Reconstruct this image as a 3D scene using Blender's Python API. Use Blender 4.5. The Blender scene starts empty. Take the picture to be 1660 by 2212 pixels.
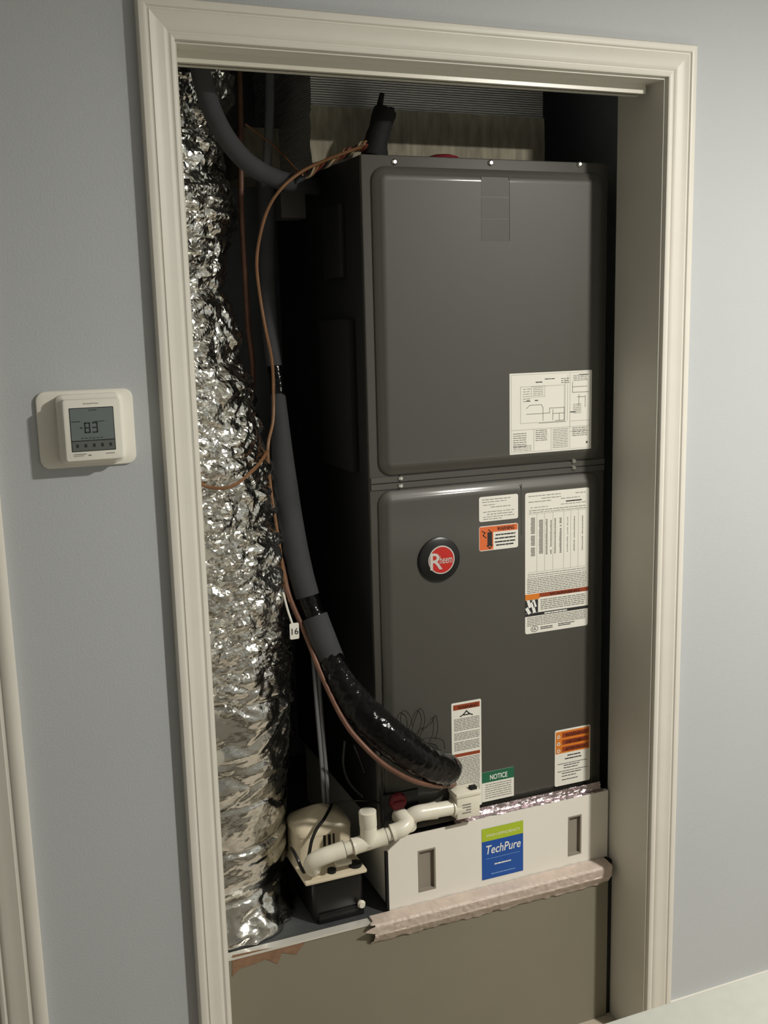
import bpy, bmesh, math, random
from mathutils import Vector, Matrix, noise

random.seed(7)
SC = bpy.context.scene
COL = SC.collection
PI = math.pi

# ------------------------------------------------------------------ camera
CAM = Vector((-0.355, -1.70, 1.595))
YAW, PITCH, ROLL, FPX = math.radians(21.953), math.radians(-10.414), math.radians(-1.437), 2247.3
cy, sy, cp, sp = math.cos(YAW), math.sin(YAW), math.cos(PITCH), math.sin(PITCH)
FWD = Vector((sy * cp, cy * cp, sp))
RT0 = Vector((cy, -sy, 0.0))
UP0 = RT0.cross(FWD)
RT = math.cos(ROLL) * RT0 + math.sin(ROLL) * UP0
UP = -math.sin(ROLL) * RT0 + math.cos(ROLL) * UP0
cam_data = bpy.data.cameras.new('camera')
cam = bpy.data.objects.new('camera', cam_data)
COL.objects.link(cam)
cam_data.sensor_fit = 'HORIZONTAL'
cam_data.sensor_width = 36.0
cam_data.lens = FPX * 36.0 / 1660.0
cam_data.clip_start = 0.01
cam.matrix_world = Matrix(((RT.x, UP.x, -FWD.x, CAM.x), (RT.y, UP.y, -FWD.y, CAM.y),
                           (RT.z, UP.z, -FWD.z, CAM.z), (0, 0, 0, 1)))
SC.camera = cam

# ------------------------------------------------------------------ world, light, exposure
world = bpy.data.worlds.new('world')
SC.world = world
world.use_nodes = True
world.node_tree.nodes['Background'].inputs[0].default_value = (0.5, 0.55, 0.6, 1)
world.node_tree.nodes['Background'].inputs[1].default_value = 0.05
LAMP = Vector((1.50, -1.50, 2.405))
ld = bpy.data.lights.new('downlight_beam', 'AREA')
ld.shape = 'DISK'
ld.size = 0.11
ld.energy = 70.5
ld.color = (1.0, 0.96, 0.88)
lo = bpy.data.objects.new('downlight_beam', ld)
COL.objects.link(lo)
lo.location = LAMP
SC.view_settings.view_transform = 'Standard'
SC.view_settings.look = 'None'
SC.view_settings.gamma = 1.0
SC.view_settings.use_curve_mapping = False
SC.view_settings.exposure = 0.0
SC.cycles.max_bounces = 6
SC.cycles.diffuse_bounces = 3
SC.cycles.glossy_bounces = 3
SC.cycles.transmission_bounces = 2


# ------------------------------------------------------------------ helpers
def ray(px, py):
    return RT * ((px - 830) / FPX) - UP * ((py - 1106) / FPX) + FWD


def at(px, py, Y):
    """point on the depth plane y = Y that was measured at this place of the photograph"""
    d = ray(px, py)
    return CAM + d * ((Y - CAM.y) / d.y)


def lin(c):
    return tuple(((v / 255.0) / 12.92 if v / 255.0 <= 0.04045 else ((v / 255.0 + 0.055) / 1.055) ** 2.4) for v in c) + (1.0,)


def mat(name, rgb, rough=0.5, metal=0.0, bump=0.0, bscale=200.0, var=0.0, vscale=8.0, coat=0.0, emit=0.0,
        alpha_trans=0.0, spec=0.5, stretch=None):
    m = bpy.data.materials.new(name)
    m.use_nodes = True
    nt = m.node_tree
    b = nt.nodes['Principled BSDF']
    b.inputs['Base Color'].default_value = lin(rgb)
    b.inputs['Roughness'].default_value = rough
    b.inputs['Metallic'].default_value = metal
    b.inputs['Coat Weight'].default_value = coat
    b.inputs['Coat Roughness'].default_value = 0.11
    b.inputs['Specular IOR Level'].default_value = spec
    if alpha_trans:
        b.inputs['Transmission Weight'].default_value = alpha_trans
    if emit:
        b.inputs['Emission Color'].default_value = lin(rgb)
        b.inputs['Emission Strength'].default_value = emit
    if bump or var:
        tc = nt.nodes.new('ShaderNodeTexCoord')
        src = tc.outputs['Object']
        if stretch:
            mp = nt.nodes.new('ShaderNodeMapping')
            mp.inputs['Scale'].default_value = stretch
            nt.links.new(src, mp.inputs['Vector'])
            src = mp.outputs['Vector']
    if var:
        n = nt.nodes.new('ShaderNodeTexNoise')
        n.inputs['Scale'].default_value = vscale
        n.inputs['Detail'].default_value = 6
        nt.links.new(src, n.inputs['Vector'])
        r = nt.nodes.new('ShaderNodeValToRGB')
        c = lin(rgb)
        r.color_ramp.elements[0].position = 0.3
        r.color_ramp.elements[1].position = 0.7
        r.color_ramp.elements[0].color = tuple(v * (1 - var) for v in c[:3]) + (1,)
        r.color_ramp.elements[1].color = tuple(min(1, v * (1 + var)) for v in c[:3]) + (1,)
        nt.links.new(n.outputs['Fac'], r.inputs['Fac'])
        nt.links.new(r.outputs['Color'], b.inputs['Base Color'])
    if bump:
        n2 = nt.nodes.new('ShaderNodeTexNoise')
        n2.inputs['Scale'].default_value = bscale
        n2.inputs['Detail'].default_value = 4
        nt.links.new(src, n2.inputs['Vector'])
        bp = nt.nodes.new('ShaderNodeBump')
        bp.inputs['Strength'].default_value = bump
        bp.inputs['Distance'].default_value = 0.002
        nt.links.new(n2.outputs['Fac'], bp.inputs['Height'])
        nt.links.new(bp.outputs['Normal'], b.inputs['Normal'])
    return m


M = {
    'wall': mat('wall_paint', (188, 192, 195), 0.6, bump=0.25, bscale=260, var=0.015, vscale=3),
    'ceiling': mat('ceiling_paint', (232, 231, 226), 0.8, bump=0.2, bscale=120),
    'trim': mat('trim_paint', (226, 222, 212), 0.42, bump=0.06, bscale=60, var=0.02, vscale=14),
    'jamb': mat('jamb_paint', (222, 219, 208), 0.5, bump=0.05, bscale=60, var=0.03, vscale=9),
    'closet': mat('closet_drywall', (166, 174, 177), 0.9, var=0.1, vscale=5),
    'floor': mat('floor_vinyl', (186, 176, 160), 0.5, var=0.12, vscale=6, bump=0.05),
    'counter': mat('counter_quartz', (204, 207, 199), 0.35, var=0.03, vscale=60),
    'cabinet_white': mat('cabinet_white', (225, 223, 216), 0.45),
    'track': mat('track_white', (226, 222, 208), 0.3, bump=0.03),
    'plate': mat('thermostat_plastic', (240, 237, 226), 0.38),
    'lcd': mat('lcd_glass', (112, 122, 122), 0.25, var=0.03, vscale=40),
    'lcd_strip': mat('lcd_button_strip', (100, 104, 100), 0.35),
    'lcd_edge': mat('lcd_recess', (40, 42, 42), 0.5),
    'lcd_ink': mat('lcd_ink', (36, 40, 42), 0.5),
    'grey_ink': mat('grey_ink', (120, 118, 112), 0.6),
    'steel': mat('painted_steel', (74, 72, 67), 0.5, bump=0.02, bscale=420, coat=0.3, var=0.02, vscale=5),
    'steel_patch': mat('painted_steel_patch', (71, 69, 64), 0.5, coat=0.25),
    'steel_shaded': mat('shaded_side_steel', (22, 22, 23), 0.6),  # cabinet grey taken near black, shade of the left side put into the colour
    'screw': mat('zinc_screw', (215, 215, 210), 0.25, metal=1.0),
    'black': mat('black_plastic', (20, 20, 21), 0.35),
    'black_matte': mat('black_matte', (16, 16, 17), 0.8),
    'foam': mat('foam_sleeve', (58, 59, 62), 0.85, bump=0.12, bscale=300, var=0.12, vscale=18),
    'tape_black': mat('black_vinyl_tape', (9, 9, 10), 0.13, bump=0.8, bscale=95, spec=0.28),
    'red': mat('badge_red', (196, 40, 34), 0.3),
    'red_cap': mat('red_plastic', (122, 22, 36), 0.4),
    'silver': mat('silver_ink', (222, 220, 214), 0.3, metal=0.4),
    'paper': mat('label_paper', (238, 236, 226), 0.5),
    'ink': mat('label_ink', (40, 40, 40), 0.7),
    'ink_mid': mat('label_ink_mid', (128, 126, 118), 0.7),
    'ink_soft': mat('label_ink_soft', (168, 165, 155), 0.7),
    'orange': mat('label_orange', (226, 112, 58), 0.5),
    'amber': mat('label_amber', (222, 128, 38), 0.5),
    'brown_ink': mat('label_brown', (150, 66, 34), 0.5),
    'dark_brown': mat('label_dark_brown', (70, 24, 14), 0.5),
    'green': mat('label_green', (34, 104, 74), 0.5),
    'lime': mat('label_lime', (178, 200, 50), 0.45),
    'blue': mat('label_blue', (30, 84, 170), 0.42),
    'pale_blue': mat('label_pale_blue', (120, 160, 214), 0.5),
    'white_ink': mat('label_white', (242, 242, 236), 0.5),
    'filter_white': mat('filter_board', (240, 236, 226), 0.45, bump=0.03, var=0.015, vscale=6),
    'slot': mat('slot_grey', (150, 142, 130), 0.6),
    'pvc': mat('pvc_white', (236, 231, 214), 0.3, var=0.015, vscale=30),
    'pump_beige': mat('pump_beige', (222, 210, 184), 0.32, var=0.02, vscale=20),
    'clear_tube': mat('vinyl_tube', (120, 122, 124), 0.2, coat=0.5),
    'copper': mat('copper_pipe', (114, 80, 64), 0.5, metal=0.2, var=0.2, vscale=40),
    'cable': mat('brown_cable', (128, 90, 58), 0.5, var=0.15, vscale=60),
    'tan_wire': mat('tan_wire', (170, 150, 120), 0.5),
    'red_wire': mat('dark_red_wire', (120, 50, 40), 0.5),
    'plat_top': mat('platform_top', (70, 72, 74), 0.6, var=0.2, vscale=25),
    'plat_front': mat('platform_front', (134, 129, 113), 0.55, var=0.035, vscale=4, bump=0.04, bscale=90),
    'edge_metal': mat('edge_metal', (226, 224, 216), 0.35, metal=0.3),
    'tape': mat('pale_tape', (206, 190, 178), 0.5, bump=0.5, bscale=90, var=0.08, vscale=40),
    'torn': mat('torn_paper', (140, 108, 84), 0.8, var=0.2, vscale=60),
    'bracket': mat('bracket_grey', (112, 112, 110), 0.6),
    'lamp_lens': mat('lamp_lens', (255, 236, 205), 0.5, emit=6.0),
    'door_paint': mat('door_paint', (206, 200, 186), 0.45),
}


def foil_material(name, rgb, rough, bump, scale, stretch):
    m = bpy.data.materials.new(name)
    m.use_nodes = True
    nt = m.node_tree
    b = nt.nodes['Principled BSDF']
    b.inputs['Base Color'].default_value = lin(rgb)
    b.inputs['Metallic'].default_value = 1.0
    b.inputs['Roughness'].default_value = rough
    tc = nt.nodes.new('ShaderNodeTexCoord')
    mp = nt.nodes.new('ShaderNodeMapping')
    mp.inputs['Scale'].default_value = stretch
    nt.links.new(tc.outputs['Object'], mp.inputs['Vector'])
    v = nt.nodes.new('ShaderNodeTexVoronoi')
    v.inputs['Scale'].default_value = scale
    nt.links.new(mp.outputs['Vector'], v.inputs['Vector'])
    n = nt.nodes.new('ShaderNodeTexNoise')
    n.inputs['Scale'].default_value = scale * 0.7
    n.inputs['Detail'].default_value = 5
    n.inputs['Distortion'].default_value = 1.5
    nt.links.new(mp.outputs['Vector'], n.inputs['Vector'])
    ad = nt.nodes.new('ShaderNodeMath')
    ad.operation = 'ADD'
    nt.links.new(v.outputs['Distance'], ad.inputs[0])
    nt.links.new(n.outputs['Fac'], ad.inputs[1])
    bp = nt.nodes.new('ShaderNodeBump')
    bp.inputs['Strength'].default_value = bump
    bp.inputs['Distance'].default_value = 0.006
    nt.links.new(ad.outputs[0], bp.inputs['Height'])
    nt.links.new(bp.outputs['Normal'], b.inputs['Normal'])
    return m


M['foil'] = foil_material('crinkled_foil', (214, 213, 208), 0.17, 0.14, 60, (1, 1, 1.7))
M['foil_tape'] = foil_material('foil_tape', (196, 182, 186), 0.3, 0.5, 110, (0.6, 1, 1))


def ribbed_foil():
    m = mat('duct_board_foil', (205, 204, 200), 0.45, metal=0.7)
    nt = m.node_tree
    b = nt.nodes['Principled BSDF']
    tc = nt.nodes.new('ShaderNodeTexCoord')
    w = nt.nodes.new('ShaderNodeTexWave')
    w.bands_direction = 'Z'
    w.inputs['Scale'].default_value = 70
    w.inputs['Distortion'].default_value = 0.6
    w.inputs['Detail'].default_value = 2
    nt.links.new(tc.outputs['Object'], w.inputs['Vector'])
    bp = nt.nodes.new('ShaderNodeBump')
    bp.inputs['Strength'].default_value = 0.6
    bp.inputs['Distance'].default_value = 0.004
    nt.links.new(w.outputs['Fac'], bp.inputs['Height'])
    nt.links.new(bp.outputs['Normal'], b.inputs['Normal'])
    return m


M['ribbed'] = ribbed_foil()
M['mastic'] = mat('grey_mastic', (150, 144, 126), 0.8, bump=0.6, bscale=40, var=0.28, vscale=22, stretch=(3.2, 1.0, 0.7))


def empty(name, loc=(0, 0, 0)):
    o = bpy.data.objects.new(name, None)
    o.empty_display_size = 0.02
    COL.objects.link(o)
    o.location = loc
    return o


def tag(o, label=None, cat=None, group=None, kind=None):
    if label: o['label'] = label
    if cat: o['category'] = cat
    if group: o['group'] = group
    if kind: o['kind'] = kind
    return o


def mesh_obj(name, verts, faces, m, parent=None, smooth=False, mats=None, fmat=None):
    me = bpy.data.meshes.new(name)
    me.from_pydata([tuple(v) for v in verts], [], faces)
    me.update()
    if mats:
        for q in mats: me.materials.append(q)
        if fmat:
            for p, i in zip(me.polygons, fmat): p.material_index = i
    else:
        me.materials.append(m)
    if smooth:
        for p in me.polygons: p.use_smooth = True
        me.set_sharp_from_angle(angle=math.radians(38))
    bm = bmesh.new(); bm.from_mesh(me)
    bmesh.ops.recalc_face_normals(bm, faces=bm.faces)
    bm.to_mesh(me); bm.free()
    o = bpy.data.objects.new(name, me)
    COL.objects.link(o)
    if parent is not None:
        o.parent = parent
        base = Vector((0, 0, 0))
        p = parent
        while p is not None:
            base += p.location
            p = p.parent
        for v in me.vertices: v.co -= base
    return o


class MB:
    """collects pieces of ONE part"""
    def __init__(s): s.v = []; s.f = []
    def add(s, v, f):
        k = len(s.v)
        s.v += [Vector(q) for q in v]
        s.f += [tuple(i + k for i in q) for q in f]
        return s
    def box(s, x0, x1, y0, y1, z0, z1):
        v = [(x, y, z) for x in (x0, x1) for y in (y0, y1) for z in (z0, z1)]
        return s.add(v, [(0, 1, 3, 2), (4, 6, 7, 5), (0, 4, 5, 1), (2, 3, 7, 6), (0, 2, 6, 4), (1, 5, 7, 3)])
    def quad(s, a, b, c, d): return s.add([a, b, c, d], [(0, 1, 2, 3)])
    def build(s, name, m, parent=None, smooth=False): return mesh_obj(name, s.v, s.f, m, parent, smooth)


def bevel_box(name, x0, x1, y0, y1, z0, z1, m, parent=None, r=0.004, seg=2):
    mb = MB().box(x0, x1, y0, y1, z0, z1)
    me = bpy.data.meshes.new(name)
    me.from_pydata([tuple(v) for v in mb.v], [], mb.f)
    bm = bmesh.new(); bm.from_mesh(me)
    bmesh.ops.recalc_face_normals(bm, faces=bm.faces)
    bmesh.ops.bevel(bm, geom=list(bm.edges), offset=r, segments=seg, affect='EDGES', profile=0.5)
    v = [q.co.copy() for q in bm.verts]
    bm.verts.index_update()
    f = [tuple(q.index for q in p.verts) for p in bm.faces]
    bm.free(); bpy.data.meshes.remove(me)
    return mesh_obj(name, v, f, m, parent, smooth=True)


def rr_loop(x0, x1, z0, z1, r, seg):
    r = max(min(r, (x1 - x0) / 2 - 1e-5, (z1 - z0) / 2 - 1e-5), 1e-5)
    out = []
    for (cx, cz, a0) in ((x1 - r, z1 - r, 0), (x0 + r, z1 - r, 90), (x0 + r, z0 + r, 180), (x1 - r, z0 + r, 270)):
        for k in range(seg + 1):
            a = math.radians(a0 + 90 * k / seg)
            out.append((cx + r * math.cos(a), cz + r * math.sin(a)))
    return out


def rr_prism(name, x0, x1, z0, z1, y_back, profile, r, m, parent=None, seg=6, smooth=True):
    """rounded rectangle standing in the xz plane; profile = [(inset, y), ...] from the back rim to the front face"""
    loops = []
    for ins, y in [(0, y_back)] + list(profile):
        loops.append([(x, y, z) for x, z in rr_loop(x0 + ins, x1 - ins, z0 + ins, z1 - ins, max(r - ins, 0.0008), seg)])
    n = len(loops[0])
    v = [p for l in loops for p in l]
    f = []
    for k in range(len(loops) - 1):
        for i in range(n):
            j = (i + 1) % n
            f.append((k * n + i, k * n + j, (k + 1) * n + j, (k + 1) * n + i))
    f.append(tuple(range(n)))
    f.append(tuple((len(loops) - 1) * n + i for i in range(n)))
    return mesh_obj(name, v, f, m, parent, smooth)


def catmull(pts, sub=8):
    P = [Vector(p) for p in pts]
    if len(P) < 3: 
        return [P[0].lerp(P[1], k / sub) for k in range(sub + 1)]
    out = []
    for i in range(len(P) - 1):
        p1, p2 = P[i], P[i + 1]
        p0 = P[i - 1] if i else p1 * 2 - p2
        p3 = P[i + 2] if i + 2 < len(P) else p2 * 2 - p1
        for k in range(sub):
            t = k / sub
            out.append(0.5 * ((2 * p1) + (p2 - p0) * t + (2 * p0 - 5 * p1 + 4 * p2 - p3) * t * t + (3 * p1 - p0 - 3 * p2 + p3) * t ** 3))
    out.append(P[-1])
    return out


def tube_data(pts, rad, seg=12, sub=8, bumpy=0.0, bfreq=60, smooth_path=True, cap=True):
    path = catmull(pts, sub) if smooth_path else [Vector(p) for p in pts]
    n = len(path)
    def R(t):
        if isinstance(rad, (int, float)): return rad
        x = t * (len(rad) - 1); i = min(int(x), len(rad) - 2)
        return rad[i] + (rad[i + 1] - rad[i]) * (x - i)
    v, f = [], []
    tan = [(path[min(i + 1, n - 1)] - path[max(i - 1, 0)]).normalized() for i in range(n)]
    a = Vector((0, 0, 1)) if abs(tan[0].z) < 0.9 else Vector((1, 0, 0))
    u = (a - tan[0] * a.dot(tan[0])).normalized()
    for i in range(n):
        u = (u - tan[i] * u.dot(tan[i])).normalized()
        w = tan[i].cross(u)
        for k in range(seg):
            an = 2 * PI * k / seg
            r = R(i / (n - 1))
            d = u * math.cos(an) + w * math.sin(an)
            if bumpy:
                q = (path[i] + d * r) * bfreq
                r += bumpy * (noise.noise(q) + 0.5 * noise.noise(q * 2.3))
            v.append(path[i] + d * r)
    for i in range(n - 1):
        for k in range(seg):
            j = (k + 1) % seg
            f.append((i * seg + k, i * seg + j, (i + 1) * seg + j, (i + 1) * seg + k))
    if cap:
        f.append(tuple(range(seg)))
        f.append(tuple((n - 1) * seg + k for k in range(seg)))
    return v, f


def tube(name, pts, rad, m, parent=None, **kw):
    v, f = tube_data(pts, rad, **kw)
    return mesh_obj(name, v, f, m, parent, smooth=True)


def px_path(L): return [at(*p) for p in L]


def text(name, s, height, x, z, y, m, parent, align='CENTER', width=None, slant=0.0, depth=0.0, bold=0.0):
    cu = bpy.data.curves.new(name, 'FONT')
    cu.body = s
    cu.size = 1.0
    cu.align_x = align
    cu.offset = bold
    cu.resolution_u = 3
    o = bpy.data.objects.new('tmp_text', cu)
    COL.objects.link(o)
    dg = bpy.context.evaluated_depsgraph_get()
    dg.update()
    me = bpy.data.meshes.new_from_object(o.evaluated_get(dg))
    v = [q.co.copy() for q in me.vertices]
    f = [tuple(p.vertices) for p in me.polygons]
    bpy.data.objects.remove(o); bpy.data.curves.remove(cu); bpy.data.meshes.remove(me)
    y0, y1 = min(q.y for q in v), max(q.y for q in v)
    x0, x1 = min(q.x for q in v), max(q.x for q in v)
    k = height / (y1 - y0)
    kx = (width / (x1 - x0)) if width else k
    xc = {'CENTER': (x0 + x1) / 2, 'LEFT': x0, 'RIGHT': x1}[align]
    vv = [(x + (q.x - xc) * kx + slant * (q.y - y0) * k, y, z + (q.y - y0) * k) for q in v]
    return mesh_obj(name, vv, f, m, parent)


# ------------------------------------------------------------------ the room
WY = 0.148            # wall thickness
HEAD = 2.024          # underside of the head jamb
JL, JR = 0.004, 0.916 # inner faces of the jambs
D2R, D2L = -0.389, -1.16
w = MB()
w.box(-2.3, D2L - 0.02, 0, WY, 0, 2.44)
w.box(D2L - 0.02, D2R + 0.02, 0, WY, 2.05, 2.44)
w.box(D2R + 0.02, JL - 0.02, 0, WY, 0, 2.44)
w.box(JL - 0.02, JR + 0.02, 0, WY, HEAD + 0.02, 2.44)
w.box(JR + 0.02, 3.1, 0, WY, 0, 2.44)
tag(w.build('wall_front', M['wall']), kind='structure')
tag(MB().box(-2.3, 3.1, -3.8, 1.2, -0.1, 0).build('floor', M['floor']), kind='structure')
tag(MB().box(-2.3, 3.1, -3.8, 1.2, 2.44, 2.54).build('ceiling', M['ceiling']), kind='structure')
tag(MB().box(-2.42, -2.3, -3.8, WY, 0, 2.44).build('wall_left', M['wall']), kind='structure')
tag(MB().box(3.1, 3.22, -3.8, WY, 0, 2.44).build('wall_right', M['wall']), kind='structure')
tag(MB().box(-2.3, 3.1, -3.92, -3.8, 0, 2.44).build('wall_back', M['wall']), kind='structure')
tag(MB().box(-0.36, -0.26, WY, 1.0, 0, 2.44).build('wall_closet_left', M['closet']), kind='structure')
tag(MB().box(0.985, 1.085, WY, 1.0, 0, 2.44).build('wall_closet_right', M['closet']), kind='structure')
tag(MB().box(-0.36, 1.085, 1.0, 1.1, 0, 2.44).build('wall_closet_back', M['closet']), kind='structure')

# casing: profile (distance from the opening, thickness out of the wall)
CP = [(0.0, 0.0), (0.0, 0.0085), (0.002, 0.0100), (0.0065, 0.0105), (0.0085, 0.0092), (0.0105, 0.0092), (0.0125, 0.0112),
      (0.018, 0.0128), (0.026, 0.0134), (0.033, 0.0150), (0.0385, 0.0172), (0.0400, 0.0158), (0.0420, 0.0158),
      (0.0440, 0.0188), (0.0490, 0.0200), (0.0545, 0.0192), (0.057, 0.0160), (0.057, 0.0)]


def casing(root, xl, xr, zt, prof, sides='LHR', zb=0.0):
    n = len(prof)
    def piece(name, a, b):
        v = a + b
        f = [(i, i + 1, n + i + 1, n + i) for i in range(n - 1)] + [tuple(range(n)), tuple(range(2 * n - 1, n - 1, -1))]
        mesh_obj(name, v, f, M['trim'], root, smooth=True)
    if 'L' in sides:
        piece('side_casing', [(xl - u, -t, zb) for u, t in prof], [(xl - u, -t, zt + u) for u, t in prof])
    if 'R' in sides:
        piece('side_casing', [(xr + u, -t, zb) for u, t in prof], [(xr + u, -t, zt + u) for u, t in prof])
    if 'H' in sides:
        piece('head_casing', [(xl - u, -t, zt + u) for u, t in prof], [(xr + u, -t, zt + u) for u, t in prof])


t1 = tag(empty('trim_1', (0.46, 0, 0)), kind='structure')
casing(t1, JL - 0.004, JR + 0.004, HEAD + 0.004, CP)
MB().box(JL - 0.019, JL, 0.0, WY, 0, HEAD + 0.019).build('jamb', M['jamb'], t1)
MB().box(JR, JR + 0.019, 0.0, WY, 0, HEAD + 0.019).build('jamb', M['jamb'], t1)
MB().box(JL, JR, 0.0, WY, HEAD, HEAD + 0.019).build('head_jamb', M['jamb'], t1)
# second doorway at the far left
CP2 = [(u * 1.0 if u < 0.03 else 0.03 + (u - 0.03) * 1.62, t) for u, t in CP]
t2 = tag(empty('trim_2', (-0.77, 0, 0)), kind='structure')
casing(t2, D2L - 0.004, D2R + 0.004, 2.034, CP2)
MB().box(D2R, D2R + 0.019, 0, WY, 0, 2.049).build('jamb', M['jamb'], t2)
MB().box(D2L - 0.019, D2L, 0, WY, 0, 2.049).build('jamb', M['jamb'], t2)
MB().box(D2L, D2R, 0, WY, 2.03, 2.049).build('head_jamb', M['jamb'], t2)
d1 = tag(empty('door_1', (-0.77, 0.05, 0)), kind='structure')
bevel_box('door_slab', D2L + 0.003, D2R - 0.003, 0.05, 0.085, 0.01, 2.027, M['door_paint'], d1, 0.002)
for (a, b, c, d) in ((-1.07, -0.82, 0.25, 0.85), (-0.73, -0.48, 0.25, 0.85), (-1.07, -0.82, 1.02, 1.86), (-0.73, -0.48, 1.02, 1.86)):
    rr_prism('door_panel', a, b, c, d, 0.05, [(0.004, 0.046), (0.02, 0.046), (0.03, 0.049)], 0.003, M['door_paint'], d1, 2)
kn = tube('door_knob', [(-1.09, 0.05, 0.95), (-1.09, 0.03, 0.95), (-1.09, 0.01, 0.95), (-1.09, -0.005, 0.95)], [0.026, 0.012, 0.026, 0.012], M['silver'], d1)
bb = MB()
tag(MB().box(D2R + 0.0805, -0.0575, -0.014, 0, 0, 0.09).build('baseboard_front', M['trim']), kind='structure')
tag(MB().box(0.9775, 3.1, -0.014, 0, 0, 0.09).build('baseboard_right', M['trim']), kind='structure')

# recessed downlight
dl = tag(empty('recessed_downlight', (LAMP.x, LAMP.y, 2.44)), 'round white recessed downlight in the ceiling above the counter', 'light')
tube('trim_ring', [(LAMP.x + 0.075 * math.cos(a), LAMP.y + 0.075 * math.sin(a), 2.434) for a in [2 * PI * k / 24 for k in range(25)]],
     0.007, M['ceiling'], dl, seg=8, sub=1, smooth_path=False)
tube('lens', [(LAMP.x, LAMP.y, 2.439), (LAMP.x, LAMP.y, 2.425)], 0.068, M['lamp_lens'], dl, seg=32, sub=1)

# kitchen counter in the foreground
kc = tag(empty('kitchen_counter', (0.95, -1.24, 0)), 'white stone counter corner in front of the closet doorway', 'counter')
bevel_box('countertop', 0.02, 1.95, -1.56, -0.938, 0.885, 0.92, M['counter'], kc, 0.003)
MB().box(0.05, 1.92, -1.53, -0.965, 0.1, 0.885).build('body', M['cabinet_white'], kc)
MB().box(0.08, 1.89, -1.47, -1.03, 0.0, 0.1).build('toe_kick', M['black_matte'], kc)

# ------------------------------------------------------------------ sliding track under the head jamb
tr = tag(empty('bifold_door_track', (0.455, 0.055, 2.01)), 'white metal door track under the top of the closet door frame', 'track')
TX0, TX1 = 0.006, 0.905
b = MB()
b.box(TX0, TX1, 0.042, 0.074, HEAD - 0.002, HEAD)
b.box(TX0, TX1, 0.042, 0.0438, 2.007, HEAD - 0.002)
b.box(TX0, TX1, 0.0722, 0.074, 2.007, HEAD - 0.002)
b.box(TX0, TX1, 0.0438, 0.051, 2.007, 2.0085)
b.box(TX0, TX1, 0.065, 0.0722, 2.007, 2.0085)
b.build('channel', M['track'], tr)

# ------------------------------------------------------------------ thermostat
TX, TZ = -0.1735, 1.44
th = tag(empty('thermostat', (TX, 0, TZ)), 'white wall thermostat with grey display reading 83 beside the door frame', 'thermostat')
rr_prism('wall_plate', -0.2475, -0.0995, 1.379, 1.500, 0.0, [(0, -0.004), (0.0012, -0.0062), (0.004, -0.007)], 0.015, M['plate'], th)
TF = -0.044   # front of the thermostat
rr_prism('body', -0.2185, -0.1185, 1.3865, 1.4945, -0.007, [(0, -0.026), (0.0045, -0.029), (0.0062, -0.031), (0.0065, TF + 0.002), (0.0075, TF + 0.0005), (0.0095, TF)],
         0.011, M['plate'], th)
_a, _b = at(150, 882, TF), at(248.5, 972, TF)
SX0, SX1 = (at(150, 884, TF).x + at(157, 975, TF).x) / 2, (at(243, 879, TF).x + at(249, 970, TF).x) / 2
SZ1, SZ0 = (at(150, 884, TF).z + at(243, 879, TF).z) / 2, (at(157, 975, TF).z + at(249, 970, TF).z) / 2
SH, SW_ = SZ1 - SZ0, SX1 - SX0
rr_prism('screen_recess', SX0 - 0.0012, SX1 + 0.0012, SZ0 - 0.0012, SZ1 + 0.0012, TF, [(0, TF - 0.0002)], 0.001, M['lcd_edge'], th, 2)
rr_prism('display', SX0, SX1, SZ0 + 0.25 * SH, SZ1, TF - 0.0002, [(0, TF - 0.0004)], 0.001, M['lcd'], th, 2)
rr_prism('button_strip', SX0, SX1, SZ0, SZ0 + 0.225 * SH, TF - 0.0002, [(0, TF - 0.0005)], 0.001, M['lcd_strip'], th, 2)
# seven segment digits
def seven(ch, x, z, wd, h, t, y, mb):
    S = {'8': 'abcdefg', '3': 'abcdg'}[ch]
    for s_ in S:
        g = t * 0.25
        if s_ == 'a': mb.box(x + g, x + wd - g, y, y + 1e-4, z + h - t, z + h)
        if s_ == 'g': mb.box(x + g, x + wd - g, y, y + 1e-4, z + h / 2 - t / 2, z + h / 2 + t / 2)
        if s_ == 'd': mb.box(x + g, x + wd - g, y, y + 1e-4, z, z + t)
        if s_ == 'f': mb.box(x, x + t, y, y + 1e-4, z + h / 2 + g, z + h - g)
        if s_ == 'b': mb.box(x + wd - t, x + wd, y, y + 1e-4, z + h / 2 + g, z + h - g)
        if s_ == 'e': mb.box(x, x + t, y, y + 1e-4, z + g, z + h / 2 - g)
        if s_ == 'c': mb.box(x + wd - t, x + wd, y, y + 1e-4, z + g, z + h / 2 - g)
mb = MB()
U = lambda u: SX0 + SW_ * u
V_ = lambda v: SZ1 - SH * v
def mark(u0, v0, u1, v1, lift=0.0006): mb.box(U(u0), U(u1), TF - lift, TF - lift + 1e-4, V_(v1), V_(v0))
seven('8', U(0.31), V_(0.585), 0.0090, 0.0165, 0.0020, TF - 0.0006, mb)
seven('3', U(0.485), V_(0.585), 0.0090, 0.0165, 0.0020, TF - 0.0006, mb)
mark(0.21, 0.44, 0.27, 0.47)
tag(mb.build('digits', M['lcd_ink'], th), kind='stuff')
mb = MB()
mark(0.02, 0.295, 0.22, 0.312); mark(0.53, 0.31, 0.79, 0.325); mark(0.43, 0.04, 0.62, 0.055)
for k in range(6): mark(0.22 + 0.09 * k, 0.695, 0.28 + 0.09 * k, 0.712)
for k in range(5): mark(0.09 + 0.195 * k, 0.84, 0.15 + 0.195 * k, 0.92, 0.0007)
tag(mb.build('display_marks', M['lcd_ink'], th), kind='stuff')
text('maker_lettering', 'Honeywell Home', 0.0030, U(0.5), SZ1 + 0.0055, TF - 0.0003, M['grey_ink'], th)
mb = MB()
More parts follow.
